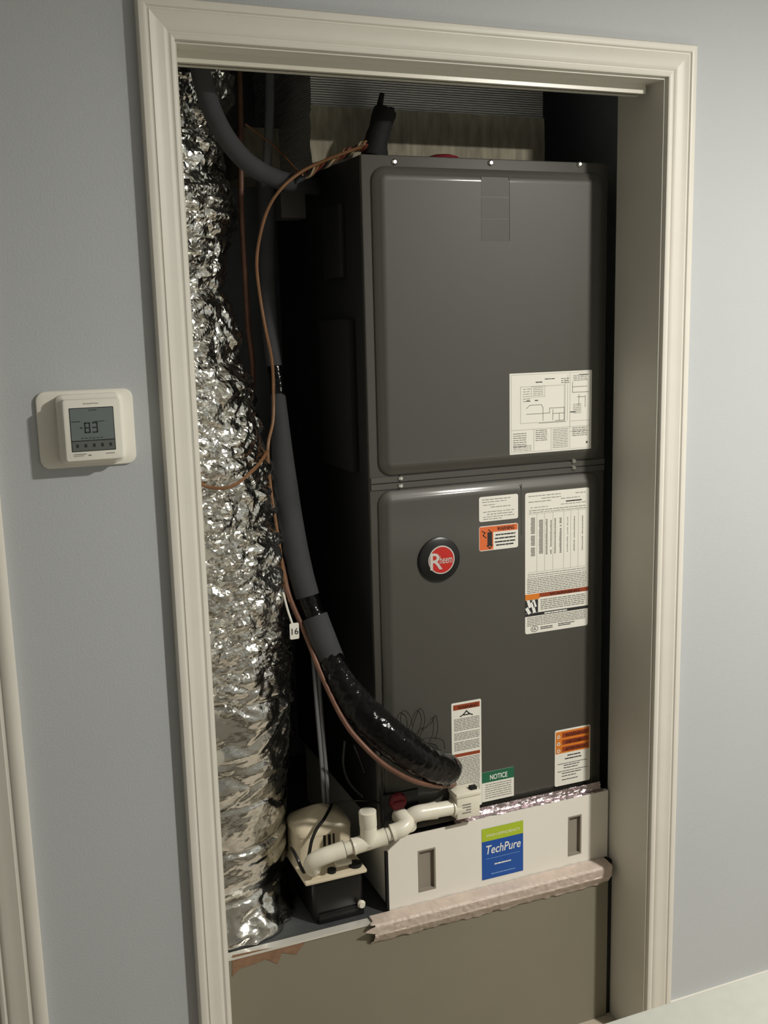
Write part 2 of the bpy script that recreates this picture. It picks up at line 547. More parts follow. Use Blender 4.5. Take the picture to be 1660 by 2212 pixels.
mark(0.02, 1.07, 0.32, 1.085, 0.0003); mark(0.02, 1.11, 0.26, 1.122, 0.0003); mark(0.77, 1.085, 0.98, 1.1, 0.0003); mark(0.36, 1.10, 0.43, 1.125, 0.0003)
tag(mb.build('small_print', M['grey_ink'], th), kind='stuff')

# ------------------------------------------------------------------ platform the unit stands on
PZ = 0.384
pf = tag(empty('closet_platform', (0.46, 0.12, 0)), 'grey boxed platform under the air handler closing the closet bottom', 'platform')
MB().box(JL + 0.001, 0.902, 0.1205, 0.138, 0.0, 0.379).build('front_panel', M['plat_front'], pf)
MB().box(JL + 0.001, 0.902, 0.139, 0.1495, 0.362, PZ - 0.001).box(-0.255, 0.98, 0.1495, 0.99, 0.362, PZ - 0.001).build('top_board', M['plat_top'], pf)
MB().box(JL + 0.001, 0.345, 0.1185, 0.139, 0.3795, PZ).build('front_edge', M['edge_metal'], pf)
MB().box(0.9025, 0.9155, 0.126, 0.138, 0.0, 0.384).build('gap_shade_strip', M['black_matte'], pf)  # added black strip, paints the shade in the gap beside the right jamb


def ribbon(name, sect, x0, x1, nx, amp, m, parent, ragged=(0, 0), freq=45, mat_smooth=True, thick=0.0008):
    """a crinkled strip: sect = [(y,z)...] swept along x"""
    # densify the section
    S = []
    for i in range(len(sect) - 1):
        for k in range(5):
            t = k / 5
            S.append((sect[i][0] + (sect[i + 1][0] - sect[i][0]) * t, sect[i][1] + (sect[i + 1][1] - sect[i][1]) * t))
    S.append(sect[-1])
    ns = len(S)
    v, f = [], []
    for layer in (0, 1):
        for i in range(nx + 1):
            x = x0 + (x1 - x0) * i / nx
            for j, (y, z) in enumerate(S):
                q = Vector((x * freq, y * freq, z * freq))
                a = abs(noise.noise(q)) * amp + abs(noise.noise(q * 2.4)) * amp * 0.5
                xx = x + (noise.noise(Vector((j * 0.3, 3.1, 9.2))) * ragged[0] if i == 0 else 0) + (noise.noise(Vector((j * 0.7, 7.1, 2.2))) * ragged[1] if i == nx else 0)
                zz = z + (noise.noise(Vector((x * 60, 1.3, 0.2))) * 0.005 if j == ns - 1 else 0)
                v.append((xx, y - a * 0.8 + layer * thick, zz + a * 0.6 - layer * thick))
    n1 = (nx + 1) * ns
    for layer in (0, 1):
        for i in range(nx):
            for j in range(ns - 1):
                a = layer * n1 + i * ns + j
                f.append((a, a + 1, a + ns + 1, a + ns))
    for i in range(nx):
        for j in (0, ns - 1):
            a = i * ns + j
            f.append((a, a + ns, a + ns + n1, a + n1))
    for j in range(ns - 1):
        for i in (0, nx):
            a = i * ns + j
            f.append((a, a + 1, a + 1 + n1, a + n1))
    return mesh_obj(name, v, f, m, parent, smooth=mat_smooth)


tp = ribbon('sealing_tape', [(0.1365, 0.3890), (0.1060, 0.3865), (0.1020, 0.3820), (0.1045, 0.3640), (0.1040, 0.3610), (0.1185, 0.3380)], 0.327, 0.9, 240, 0.0038, M['tape'], pf, (0.03, 0.0), freq=70)
tag(tp, 'crinkled pale pink sealing tape along the platform edge')
# torn paper left on the panel front
mb = MB()
pts = px_path([(502, 2064, 0.1196), (560, 2052, 0.1196), (660, 2036, 0.1196), (640, 2062, 0.1196), (610, 2058, 0.1196), (600, 2082, 0.1196), (575, 2072, 0.1196), (545, 2084, 0.1196), (520, 2092, 0.1196), (502, 2110, 0.1196)])
nP = len(pts)
mb.add(pts + [p + Vector((0, 0.0006, 0)) for p in pts], [tuple(range(nP)), tuple(range(2 * nP - 1, nP - 1, -1))] + [(i, (i + 1) % nP, nP + (i + 1) % nP, nP + i) for i in range(nP)])
tag(mb.build('torn_tape', M['torn'], pf), 'torn brown tape remnant on the grey panel')

# ------------------------------------------------------------------ air handler
FY = 0.165            # cabinet front
PY = 0.153            # face of the pressed panels
UX0, UX1, UZ0, UZ1 = 0.368, 0.907, 0.556, 1.898
ah = tag(empty('air_handler', ((UX0 + UX1) / 2, 0.42, UZ0)), 'tall dark grey steel air handler unit filling the closet', 'air handler')
bevel_box('front_frame', UX0, UX1, FY, FY + 0.012, UZ0, UZ1, M['steel'], ah, 0.003, 2)
bevel_box('cabinet', UX0, UX1, FY + 0.012, 0.72, UZ0, UZ1, M['steel_shaded'], ah, 0.003, 2)
PP = [(0.0, FY - 0.003), (0.002, FY - 0.0055), (0.010, FY - 0.0075), (0.014, PY + 0.002), (0.019, PY + 0.0004), (0.024, PY)]
rr_prism('upper_panel', 0.387, 0.899, 1.297, 1.877, FY, PP, 0.028, M['steel'], ah, 8)
rr_prism('lower_panel', 0.384, 0.893, 0.562, 1.267, FY, PP, 0.028, M['steel'], ah, 8)
MB().box(0.370, 0.905, FY - 0.0035, FY, 1.2705, 1.2815).build('middle_rail', M['steel'], ah)
MB().box(0.370, 0.905, FY - 0.0035, FY, 1.2835, 1.2945).build('middle_rail', M['steel'], ah)
# screws
sv, sf = tube_data([(0, 0, 0), (0, -0.002, 0), (0, -0.0045, 0)], [0.0062, 0.006, 0.0035], seg=6, sub=1, smooth_path=False)
def screw(x, z, y):
    o = mesh_obj('screw', [Vector(q) + Vector((x, y, z)) for q in sv], sf, M['screw'], ah)
for p in ((852, 350), (1060, 352), (1252, 355)):
    q = at(*p, FY); screw(q.x, q.z, FY)
for p in ((866, 1033), (866, 1049), (1240, 996), (1240, 1010)):
    q = at(*p, FY - 0.0035); screw(q.x, q.z, FY - 0.0035)
# faint rectangular patches on the upper panel
for (y0, y1) in ((382, 424), (427, 471), (474, 520)):
    a, b2 = at(1040, y0, PY), at(1099, y1, PY)
    MB().box(a.x, b2.x, PY - 0.0003, PY, b2.z, a.z).build('blank_patch', M['steel_patch'], ah)
a = at(1101, 381, PY); b2 = at(1101, 520, PY)
MB().box(a.x - 0.0008, a.x + 0.0008, PY - 0.0004, PY, b2.z, a.z).build('scored_line', M['lcd_edge'], ah)
a = at(1127, 1053, PY); 
MB().box(a.x - 0.0008, a.x + 0.0008, PY - 0.0006, PY, a.z - 0.10, a.z + 0.008).build('scored_line', M['steel_patch'], ah)

# badge
bc = at(948, 1208, PY)
BX, BZ = bc.x, bc.z
bg = tube('badge', [(BX, PY, BZ), (BX, PY - 0.004, BZ), (BX, PY - 0.0065, BZ)], [0.0455, 0.0455, 0.041], M['black'], ah, seg=48, sub=1, smooth_path=False)
tag(bg, 'round black badge with a red and silver emblem')
bxo = BX + 0.003
tube('emblem_ring', [(bxo, PY - 0.006, BZ), (bxo, PY - 0.0078, BZ)], 0.0290, M['silver'], bg, seg=40, sub=1, smooth_path=False)
tube('emblem_disc', [(bxo, PY - 0.0075, BZ), (bxo, PY - 0.0084, BZ)], 0.0265, M['red'], bg, seg=40, sub=1, smooth_path=False)
text('emblem_lettering', 'R', 0.034, bxo - 0.012, BZ - 0.019, PY - 0.0088, M['silver'], bg, bold=0.012)
text('emblem_lettering', 'heem', 0.0165, bxo + 0.0095, BZ - 0.0080, PY - 0.0088, M['silver'], bg, width=0.028, bold=0.006)


# labels ---------------------------------------------------------------
class Label:
    def __init__(s, name, tl, tr_, br, bl, Y, m, parent, desc, r=0.004):
        q = [at(*p, Y) for p in (tl, tr_, br, bl)]
        s.x0, s.x1 = (q[0].x + q[3].x) / 2, (q[1].x + q[2].x) / 2
        s.z1, s.z0 = (q[0].z + q[1].z) / 2, (q[2].z + q[3].z) / 2
        s.Y = Y
        s.o = rr_prism(name, s.x0, s.x1, s.z0, s.z1, Y, [(0, Y - 0.0005)], r, m, parent, 3, smooth=False)
        s.o['label'] = desc
        s.ly = Y - 0.0005
    def X(s, u): return s.x0 + (s.x1 - s.x0) * u
    def Z(s, v): return s.z1 - (s.z1 - s.z0) * v
    def rect(s, name, u0, v0, u1, v1, m, lift=1):
        y = s.ly - 0.0002 * lift
        return MB().box(s.X(u0), s.X(u1), y, s.ly, s.Z(v1), s.Z(v0)).build(name, m, s.o)
    def lines(s, rows, m, lift=1, name='printing'):
        """rows = [(u0, u1, v, height, fill)] broken into word-like dashes"""
        y = s.ly - 0.0002 * lift
        mb = MB()
        W = s.x1 - s.x0
        for (u0, u1, v, h, fill) in rows:
            x = s.X(u0); xe = s.X(u1); z = s.Z(v)
            while x < xe - 0.0008:
                l = min(random.uniform(0.004, 0.012), xe - x)
                mb.quad((x, y, z - h / 2), (x + l, y, z - h / 2), (x + l, y, z + h / 2), (x, y, z + h / 2))
                x += l + random.uniform(0.0012, 0.0028) / fill
        return tag(mb.build(name, m, s.o), kind='stuff')
    def strokes(s, segs, t, m, name='drawing', lift=1):
        y = s.ly - 0.0002 * lift
        mb = MB()
        for (u0, v0, u1, v1) in segs:
            a = Vector((s.X(u0), 0, s.Z(v0))); b = Vector((s.X(u1), 0, s.Z(v1)))
            d = (b - a); 
            if d.length < 1e-6: continue
            d.normalize(); n = Vector((-d.z, 0, d.x)) * t / 2
            e = d * t / 2
            q = [a - n - e, b - n + e, b + n + e, a + n - e]
            mb.quad(*[(p.x, y, p.z) for p in q])
        return tag(mb.build(name, m, s.o), kind='stuff')
    def txt(s, st, u, v, h, m, width=None, align='CENTER', lift=2, slant=0, bold=0.0, name='lettering'):
        return text(name, st, h, s.X(u), s.Z(v), s.ly - 0.0002 * lift, m, s.o, align, width, slant, 0, bold)


def rect_strokes(u0, v0, u1, v1): return [(u0, v0, u1, v0), (u1, v0, u1, v1), (u1, v1, u0, v1), (u0, v1, u0, v0)]


L1 = Label('wiring_label', (1101, 808.4), (1279.3, 798), (1277, 966.6), (1101.5, 985), PY, M['paper'], ah, 'white wiring diagram sticker', 0.001)
S = rect_strokes(0.02, 0.02, 0.98, 0.98)
L1.strokes(S, 0.0006, M['ink_soft'], 'border')
S = rect_strokes(0.13, 0.17, 0.66, 0.62) + rect_strokes(0.26, 0.17, 0.42, 0.30) + [(0.73, 0.03, 0.73, 0.70), (0.70, 0.05, 0.70, 0.62), (0.02, 0.70, 0.98, 0.70), (0.29, 0.70, 0.29, 0.97), (0.50, 0.70, 0.50, 0.97), (0.73, 0.70, 0.73, 0.97)]
S += [(0.73, 0.63, 0.98, 0.63), (0.73, 0.76, 0.98, 0.76), (0.67, 0.10, 0.67, 0.62)]
L1.strokes(S, 0.0007, M['ink_soft'])
S = [(0.24, 0.40, 0.38, 0.40), (0.38, 0.40, 0.40, 0.44), (0.40, 0.44, 0.40, 0.60), (0.24, 0.40, 0.20, 0.44), (0.20, 0.51, 0.48, 0.51), (0.48, 0.45, 0.66, 0.45), (0.48, 0.45, 0.48, 0.51), (0.52, 0.52, 0.66, 0.52), (0.35, 0.63, 0.68, 0.63),
     (0.66, 0.45, 0.66, 0.61), (0.55, 0.61, 0.66, 0.61), (0.52, 0.47, 0.52, 0.60), (0.60, 0.52, 0.60, 0.61), (0.76, 0.20, 0.94, 0.20), (0.76, 0.27, 0.96, 0.27), (0.76, 0.14, 0.76, 0.27), (0.84, 0.30, 0.84, 0.44), (0.92, 0.32, 0.92, 0.46), (0.82, 0.33, 0.92, 0.33)]
L1.strokes(S, 0.0011, M['ink_mid'])
rows = [(0.04, 0.2, 0.745 + 0.027 * k, 0.0016, 1.5) for k in range(7)] + [(0.04, 0.26, 0.90 + 0.02 * k, 0.001, 1.5) for k in range(4)]
rows += [(0.31, 0.45, 0.72 + 0.025 * k, 0.0016, 1.5) for k in range(6)] + [(0.52, 0.71, 0.72 + 0.021 * k, 0.0011, 2) for k in range(12)]
rows += [(0.76, 0.95, 0.72 + 0.024 * k, 0.0016, 1.3) for k in range(5)] + [(0.77, 0.87, 0.42 + 0.022 * k, 0.0012, 1.5) for k in range(6)] + [(0.77, 0.95, 0.06 + 0.02 * k, 0.0012, 1.2) for k in range(4)]
rows += [(0.28, 0.40, 0.19 + 0.022 * k, 0.001, 1.5) for k in range(5)] + [(0.62, 0.72, 0.09 + 0.025 * k, 0.0016, 1) for k in range(3)] + [(0.16, 0.25, 0.20 + 0.03 * k, 0.0012, 1) for k in range(6)]
L1.lines(rows, M['ink_mid'])
L1.lines([(0.31, 0.39, 0.12, 0.002, 3), (0.42, 0.54, 0.085, 0.0016, 3), (0.73, 0.80, 0.515, 0.002, 3), (0.84, 0.96, 0.05, 0.0014, 3), (0.20, 0.24, 0.345, 0.002, 3), (0.30, 0.34, 0.345, 0.002, 3)], M['ink'])
L1.rect('printing', 0.935, 0.90, 0.955, 0.925, M['ink'])

L2 = Label('rating_label', (1034.6, 1074), (1120, 1066.6), (1119, 1118), (1036, 1129.5), PY, M['paper'], ah, 'small white rating sticker above the orange one', 0.004)
L2.lines([(0.08, 0.80, 0.12, 0.0014, 1.2), (0.08, 0.7, 0.22, 0.0012, 1), (0.1, 0.4, 0.34, 0.0012, 1), (0.3, 0.8, 0.44, 0.0013, 1), (0.1, 0.9, 0.62, 0.0012, 1), (0.2, 0.85, 0.72, 0.0014, 1), (0.1, 0.9, 0.82, 0.0012, 1), (0.1, 0.6, 0.91, 0.0012, 1)], M['ink_mid'])

L3 = Label('warning_label', (1034.6, 1139), (1120, 1128), (1119, 1181), (1036, 1192), PY, M['paper'], ah, 'small orange and white warning sticker', 0.004)
L3.rect('orange_field', 0.01, 0.03, 0.36, 0.97, M['orange'])
L3.rect('orange_field', 0.36, 0.03, 0.985, 0.27, M['orange'])
L3.txt('WARNING', 0.68, 0.235, 0.0085, M['dark_brown'], width=0.040, bold=0.02, lift=3)
L3.rect('pictogram', 0.21, 0.26, 0.33, 0.82, M['ink'], 2)
L3.strokes([(0.08, 0.2, 0.15, 0.27), (0.15, 0.27, 0.10, 0.37), (0.10, 0.37, 0.17, 0.47), (0.24, 0.16, 0.30, 0.26), (0.20, 0.80, 0.27, 0.92), (0.27, 0.92, 0.33, 0.80)], 0.002, M['ink'], 'pictogram', 2)
L3.lines([(0.42, 0.93, 0.40, 0.0028, 2.5), (0.40, 0.93, 0.545, 0.0028, 2.5), (0.40, 0.93, 0.69, 0.0028, 2.5), (0.43, 0.88, 0.82, 0.0028, 2.5)], M['ink'])

L4 = Label('specification_label', (1134, 1066), (1274.8, 1052), (1269, 1350), (1135.6, 1370.7), PY, M['paper'], ah, 'tall white specification sticker with a printed table', 0.005)
rows = [(0.05, 0.55, 0.025, 0.0014, 1), (0.25, 0.55, 0.045, 0.0014, 1), (0.05, 0.40, 0.065, 0.0014, 1.5), (0.55, 0.85, 0.06, 0.0014, 1), (0.78, 0.95, 0.03, 0.0014, 1.2), (0.08, 0.35, 0.105, 0.0012, 1), (0.55, 0.95, 0.10, 0.0012, 1), (0.06, 0.95, 0.125, 0.0014, 1.2), (0.06, 0.95, 0.14, 0.0012, 1.2)]
L4.lines(rows, M['ink_mid'])
L4.lines([(0.63, 0.88, 0.082, 0.0026, 5)], M['ink'])
mb = MB()
COLS = [(0.085, 0.15), (0.21, 0.275), (0.315, 0.345), (0.385, 0.41), (0.45, 0.475), (0.53, 0.565), (0.65, 0.665), (0.755, 0.775), (0.885, 0.905)]
for (u0, u1) in COLS:
    top = 0.175 if u0 < 0.2 else 0.195
    k = 0
    while top + k * 0.0105 < 0.445:
        v = top + k * 0.0105
        if random.random() < 0.94:
            mb.box(L4.X(u0 + random.uniform(0, .008)), L4.X(u1), L4.ly - 0.0002, L4.ly, L4.Z(v + 0.0072), L4.Z(v))
        k += 1
tag(mb.build('printed_table', M['ink_mid'], L4.o), kind='stuff')
L4.strokes([(0.18, 0.15, 0.18, 0.56), (0.30, 0.15, 0.30, 0.56), (0.43, 0.15, 0.43, 0.56), (0.60, 0.15, 0.60, 0.56), (0.71, 0.15, 0.71, 0.56), (0.83, 0.15, 0.83, 0.56), (0.05, 0.56, 0.95, 0.56), (0.05, 0.15, 0.95, 0.15)], 0.0006, M['ink_soft'])
L4.lines([(0.04, 0.95, 0.575, 0.0014, 2), (0.04, 0.95, 0.59, 0.0012, 2)] + [(0.03, 0.96, 0.605 + 0.0125 * k, 0.0016, 1.6) for k in range(9)], M['ink_mid'])
L4.rect('orange_band', 0.0, 0.715, 1.0, 0.745, M['brown_ink'])
L4.rect('orange_band', 0.0, 0.715, 0.22, 0.755, M['amber'], 2)
L4.txt('WARNING', 0.62, 0.742, 0.0062, M['dark_brown'], width=0.075, bold=0.02, lift=3)
L4.rect('pictogram_field', 0.0, 0.757, 0.20, 0.85, M['ink'])
L4.strokes([(0.05, 0.765, 0.07, 0.80), (0.11, 0.785, 0.14, 0.84), (0.13, 0.77, 0.15, 0.80), (0.03, 0.82, 0.06, 0.845)], 0.007, M['white_ink'], 'pictogram', 2)
L4.lines([(0.24, 0.95, 0.765 + 0.0135 * k, 0.0019, 1.4) for k in range(6)], M['ink_mid'])
L4.rect('black_band', 0.0, 0.852, 1.0, 0.874, M['ink'])
L4.lines([(0.30, 0.66, 0.864, 0.0028, 2.5)], M['white_ink'], 2)
L4.lines([(0.03, 0.96, 0.885 + 0.0115 * k, 0.0015, 1.7) for k in range(6)], M['ink_mid'])
L4.lines([(0.24, 0.43, 0.963, 0.0018, 3), (0.24, 0.43, 0.975, 0.0018, 3), (0.52, 0.78, 0.958, 0.0018, 3), (0.52, 0.72, 0.970, 0.0018, 3)], M['ink'])
L4.txt('UL', 0.145, 0.978, 0.006, M['ink'], bold=0.01)
aa = [2 * PI * k / 14 for k in range(15)]
L4.strokes([(0.145 + 0.055 * math.cos(aa[k]), 0.969 + 0.020 * math.sin(aa[k]), 0.145 + 0.055 * math.cos(aa[k + 1]), 0.969 + 0.020 * math.sin(aa[k + 1])) for k in range(14)], 0.001, M['ink'], 'certification_mark')

L5 = Label('warning_strip', (974.5, 1520), (1041, 1509), (1040, 1738), (979, 1751), PY, M['paper'], ah, 'tall narrow white warning sticker behind the hose end', 0.003)
L5.rect('brown_band', 0.06, 0.02, 0.95, 0.068, M['brown_ink'])
L5.txt('WARNING', 0.54, 0.062, 0.0065, M['dark_brown'], width=0.045, bold=0.02, lift=3)
L5.strokes([(0.5, 0.088, 0.40, 0.118), (0.5, 0.088, 0.60, 0.118), (0.40, 0.118, 0.30, 0.132), (0.60, 0.118, 0.70, 0.132), (0.42, 0.122, 0.58, 0.122)], 0.0025, M['ink'], 'pictogram')
L5.lines([(0.08, 0.94, 0.155 + 0.0145 * k, 0.0017, 1.8) for k in range(8)] + [(0.08, 0.94, 0.285 + 0.0145 * k, 0.0017, 1.8) for k in range(5)] + [(0.08, 0.94, 0.37 + 0.0145 * k, 0.0017, 1.8) for k in range(6)] + [(0.08, 0.94, 0.52 + 0.0145 * k, 0.0017, 1.8) for k in range(26)], M['ink_mid'])
L5.rect('brown_band', 0.06, 0.475, 0.95, 0.505, M['brown_ink'])

L6 = Label('notice_label', (1041, 1668), (1111, 1657), (1110, 1719), (1042, 1733), PY, M['paper'], ah, 'white notice sticker with a green header', 0.001)
L6.rect('green_band', 0, 0, 1, 0.36, M['green'])
L6.txt('NOTICE', 0.52, 0.29, 0.0115, M['white_ink'], width=0.042, bold=0.015)
L6.lines([(0.10, 0.92, 0.44 + 0.075 * k, 0.0016, 1.6) for k in range(7)], M['ink_mid'])

L7 = Label('hazard_label', (1198, 1580), (1276, 1563.5), (1274, 1684.5), (1200, 1699), PY, M['paper'], ah, 'white sticker with orange header at the lower right', 0.004)
L7.rect('orange_field', 0.02, 0.03, 0.98, 0.42, M['amber'])
for k, wd in enumerate(('WARNING', 'AVERTISSEMENT', 'ADVERTENCIA')):
    v = 0.06 + k * 0.125
    L7.rect('brown_band', 0.20, v, 0.95, v + 0.085, M['brown_ink'], 2)
    L7.txt(wd, 0.575, v + 0.075, 0.0075, M['dark_brown'], width=0.052, bold=0.02, lift=4)
    L7.strokes([(0.05, v + 0.08, 0.10, v + 0.02), (0.10, v + 0.02, 0.15, v + 0.08), (0.15, v + 0.08, 0.05, v + 0.08)], 0.0016, M['white_ink'], 'warning_triangle', 3)
L7.lines([(0.35, 0.72, 0.475, 0.0026, 3), (0.28, 0.75, 0.53, 0.0026, 3), (0.08, 0.92, 0.61, 0.0014, 2), (0.25, 0.7, 0.645, 0.0018, 2), (0.25, 0.65, 0.69, 0.0018, 2), (0.08, 0.92, 0.745, 0.0014, 2), (0.2, 0.75, 0.785, 0.0018, 2), (0.2, 0.6, 0.835, 0.0018, 2), (0.2, 0.65, 0.90, 0.0018, 2)], M['ink'])

# drain pan strip with its red plug at the lower left of the cabinet
a = at(845, 1742, FY - 0.012); b2 = at(905, 1700, FY - 0.012)
bevel_box('drain_pan', UX0 + 0.004, at(905, 1720, PY - 0.004).x, PY - 0.004, FY, 0.558, 0.640, M['black'], ah, 0.003)
pc = at(860, 1731, PY - 0.006)
pl = tube('drain_plug', [(pc.x, PY - 0.004, pc.z), (pc.x, PY - 0.009, pc.z), (pc.x, PY - 0.013, pc.z)], [0.019, 0.019, 0.016], M['red_cap'], ah, seg=24, sub=1, smooth_path=False)
tag(pl, 'round red drain plug')
MB().box(pc.x - 0.012, pc.x + 0.012, PY - 0.0155, PY - 0.013, pc.z - 0.0025, pc.z + 0.0025).build('grip', M['red_cap'], pl)

# hardware on the unlit left side of the cabinet
sd = MB()
bevel_box('side_cover', UX0 - 0.012, UX0, 0.26, 0.36, 1.68, 1.82, M['steel_shaded'], ah, 0.002)
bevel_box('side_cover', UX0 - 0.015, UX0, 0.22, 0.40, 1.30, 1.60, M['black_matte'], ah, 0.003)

# red cap on top of the cabinet
q = at(955, 336, 0.2)
rc = tube('red_cap', [(q.x, 0.20, UZ1), (q.x, 0.20, UZ1 + 0.004), (q.x, 0.20, UZ1 + 0.008)], [0.034, 0.032, 0.020], M['red_cap'], None, seg=24, sub=1, smooth_path=False)
tag(rc, 'dark red round cap lying on top of the air handler', 'cap')

# ------------------------------------------------------------------ duct plenum above the unit
pn = tag(empty('duct_plenum', (0.575, 0.30, UZ1)), 'foil-faced duct board plenum rising from the air handler top', 'duct')
MB().box(0.322, 0.835, 0.302, 0.70, UZ1 + 0.001, 2.435).build('board', M['ribbed'], pn)
v, f = [], []
mst = ribbon('mastic_seal', [(0.3008, 2.005), (0.2992, 1.985), (0.2985, 1.95), (0.2985, 1.90)], 0.318, 0.837, 90, 0.002, M['mastic'], pn, (0.004, 0.0), freq=30)
tag(mst, 'brushed grey mastic along the plenum foot')
mst2 = MB().box(0.235, 0.3215, 0.52, 0.69, 1.9, 2.0).build('mastic_seal', M['mastic'], pn)
# ------------------------------------------------------------------ filter rack
RY = 0.138
fr = tag(empty('filter_rack', (0.645, RY, PZ)), 'white filter rack drawer under the air handler', 'filter rack')
RX0, RX1, RZ0, RZ1 = 0.376, 0.911, 0.388, 0.548
MB().box(RX0 + 0.004, RX1 - 0.004, RY + 0.012, 0.70, RZ0, RZ1 - 0.003).build('body', M['filter_white'], fr)
# front door: outline with a clipped top left corner and two slots
a = at(903, 1832, RY); b2 = at(942, 1928, RY)
sl1 = (at(903, 1838, RY).x, at(941, 1830, RY).x, at(905, 1928, RY).z, at(905, 1838, RY).z)
sl2 = (at(1228, 1762, RY).x, at(1257, 1757, RY).x, at(1228, 1850, RY).z, at(1228, 1765, RY).z)
def door_with_slots():
    bm = bmesh.new()
    xs = [RX0, RX0 + 0.026, sl1[0], sl1[1], sl2[0], sl2[1], RX1]
    zs = sorted({RZ0, RZ1 - 0.026, RZ1, sl1[2], sl1[3], sl2[2], sl2[3]})
    def hole(xc, zc):
        for s in (sl1, sl2):
            if s[0] < xc < s[1] and s[2] < zc < s[3]: return True
        return False
    grid = {}
    def V(x, y, z):
        k = (round(x, 5), round(y, 5), round(z, 5))
        if k not in grid: grid[k] = bm.verts.new((x, y, z))
        return grid[k]
    y0, y1 = RY, RY + 0.0115
    for i in range(len(xs) - 1):
        for j in range(len(zs) - 1):
            xa, xb, za, zb = xs[i], xs[i + 1], zs[j], zs[j + 1]
            if hole((xa + xb) / 2, (za + zb) / 2): continue
            corner = (i == 0 and za >= RZ1 - 0.0261)
            for y in (y0, y1):
                if corner: 
                    if j == len(zs) - 2: bm.faces.new([V(xa, y, RZ1 - 0.026), V(xb, y, RZ1 - 0.026), V(xb, y, RZ1)])
                else: bm.faces.new([V(xa, y, za), V(xb, y, za), V(xb, y, zb), V(xa, y, zb)])
    # close rims
    for e in list(bm.edges):
        if len(e.link_faces) == 1:
            va, vb = e.verts
            if abs(va.co.y - y0) < 1e-6 and abs(vb.co.y - y0) < 1e-6:
                ka = grid.get((round(va.co.x, 5), round(y1, 5), round(va.co.z, 5)))
                kb = grid.get((round(vb.co.x, 5), round(y1, 5), round(vb.co.z, 5)))
                if ka and kb: bm.faces.new([va, vb, kb, ka])
    bmesh.ops.recalc_face_normals(bm, faces=bm.faces)
    bm.verts.index_update()
    v = [q.co.copy() for q in bm.verts]; f = [tuple(q.index for q in p.verts) for p in bm.faces]
    bm.free()
    return v, f
v, f = door_with_slots()
fd = mesh_obj('front_door', v, f, M['filter_white'], fr)
for s in (sl1, sl2):
    h = MB()
    t = 0.0035
    h.box(s[0], s[1], RY + 0.008, RY + 0.011, s[2], s[3])
    h.box(s[0], s[0] + t, RY - 0.0006, RY + 0.008, s[2], s[3]); h.box(s[1] - t, s[1], RY - 0.0006, RY + 0.008, s[2], s[3])
    h.box(s[0] + t, s[1] - t, RY - 0.0006, RY + 0.008, s[2], s[2] + t); h.box(s[0] + t, s[1] - t, RY - 0.0006, RY + 0.008, s[3] - t, s[3])
    h.build('finger_slot', M['slot'], fd)
MB().box(RX0 - 0.0045, RX0 - 0.0002, RY + 0.001, RY + 0.011, RZ0, RZ1 - 0.03).build('gasket', M['black_matte'], fr)
LS = Label('brand_sticker', (1041, 1791), (1131, 1772.5), (1130, 1880), (1042, 1902), RY, M['blue'], fd, 'blue and lime green sticker', 0.0005)
LS.rect('lime_band', 0, 0, 1, 0.25, M['lime'])
LS.txt('HIGH EFFICIENCY', 0.52, 0.17, 0.0060, M['white_ink'], width=0.082)
LS.txt('TechPure', 0.50, 0.51, 0.0200, M['white_ink'], width=0.086, slant=0.15, bold=0.01)
LS.lines([(0.1, 0.92, 0.60, 0.0012, 3)], M['pale_blue'])
LS.lines([(0.30, 0.70, 0.73, 0.0030, 3)], M['white_ink'])
LS.lines([(0.22, 0.80, 0.91, 0.0024, 3)], M['pale_blue'])
rb = ribbon('foil_tape', [(0.1515, 0.566), (0.150, 0.557), (0.147, 0.5515), (0.1385, 0.5500)], 0.535, 0.897, 110, 0.0022, M['foil_tape'], fr, (0.012, 0.006), freq=60)
tag(rb, 'crumpled foil tape sealing the rack to the unit')
MB().box(0.405, 0.53, 0.1375, 0.150, 0.5485, 0.5515).build('black_tape', M['tape_black'], fr)

# ------------------------------------------------------------------ condensate pump
cpx = tag(empty('condensate_pump', (0.27, 0.24, PZ)), 'condensate pump with black tank and beige motor housing on the platform', 'pump')
bevel_box('tank', 0.219, 0.328, 0.160, 0.300, PZ, 0.478, M['black'], cpx, 0.010, 3)
bevel_box('cover', 0.200, 0.334, 0.150, 0.310, 0.478, 0.487, M['pump_beige'], cpx, 0.0035, 2)
rings = []
def sring(cx, cy_, z, a, b_, n=40, e=4.6):
    out = []
    for k in range(n):
        t = 2 * PI * k / n
        c, s_ = math.cos(t), math.sin(t)
        out.append((cx + a * math.copysign(abs(c) ** (2 / e), c), cy_ + b_ * math.copysign(abs(s_) ** (2 / e), s_), z))
    return out
prof = [(0.487, 1.05), (0.492, 1.0), (0.552, 0.985), (0.553, 1.005), (0.560, 1.005), (0.564, 0.975), (0.569, 0.93), (0.580, 0.62), (0.592, 0.26), (0.597, 0.05)]
v, f = [], []
for z, k in prof: v += sring(0.2655, 0.254, z, 0.0615 * k, 0.052 * k)
n = 40
for i in range(len(prof) - 1):
    for k in range(n):
        f.append((i * n + k, i * n + (k + 1) % n, (i + 1) * n + (k + 1) % n, (i + 1) * n + k))
f.append(tuple(range(n))); f.append(tuple((len(prof) - 1) * n + k for k in range(n)))
mh = mesh_obj('motor_housing', v, f, M['pump_beige'], cpx, smooth=True)
for (x0, x1) in ((0.258, 0.2635), (0.2685, 0.2745), (0.279, 0.283)):
    MB().box(x0, x1, 0.2025, 0.212, 0.515, 0.556).build('vent_slot', M['black_matte'], mh)
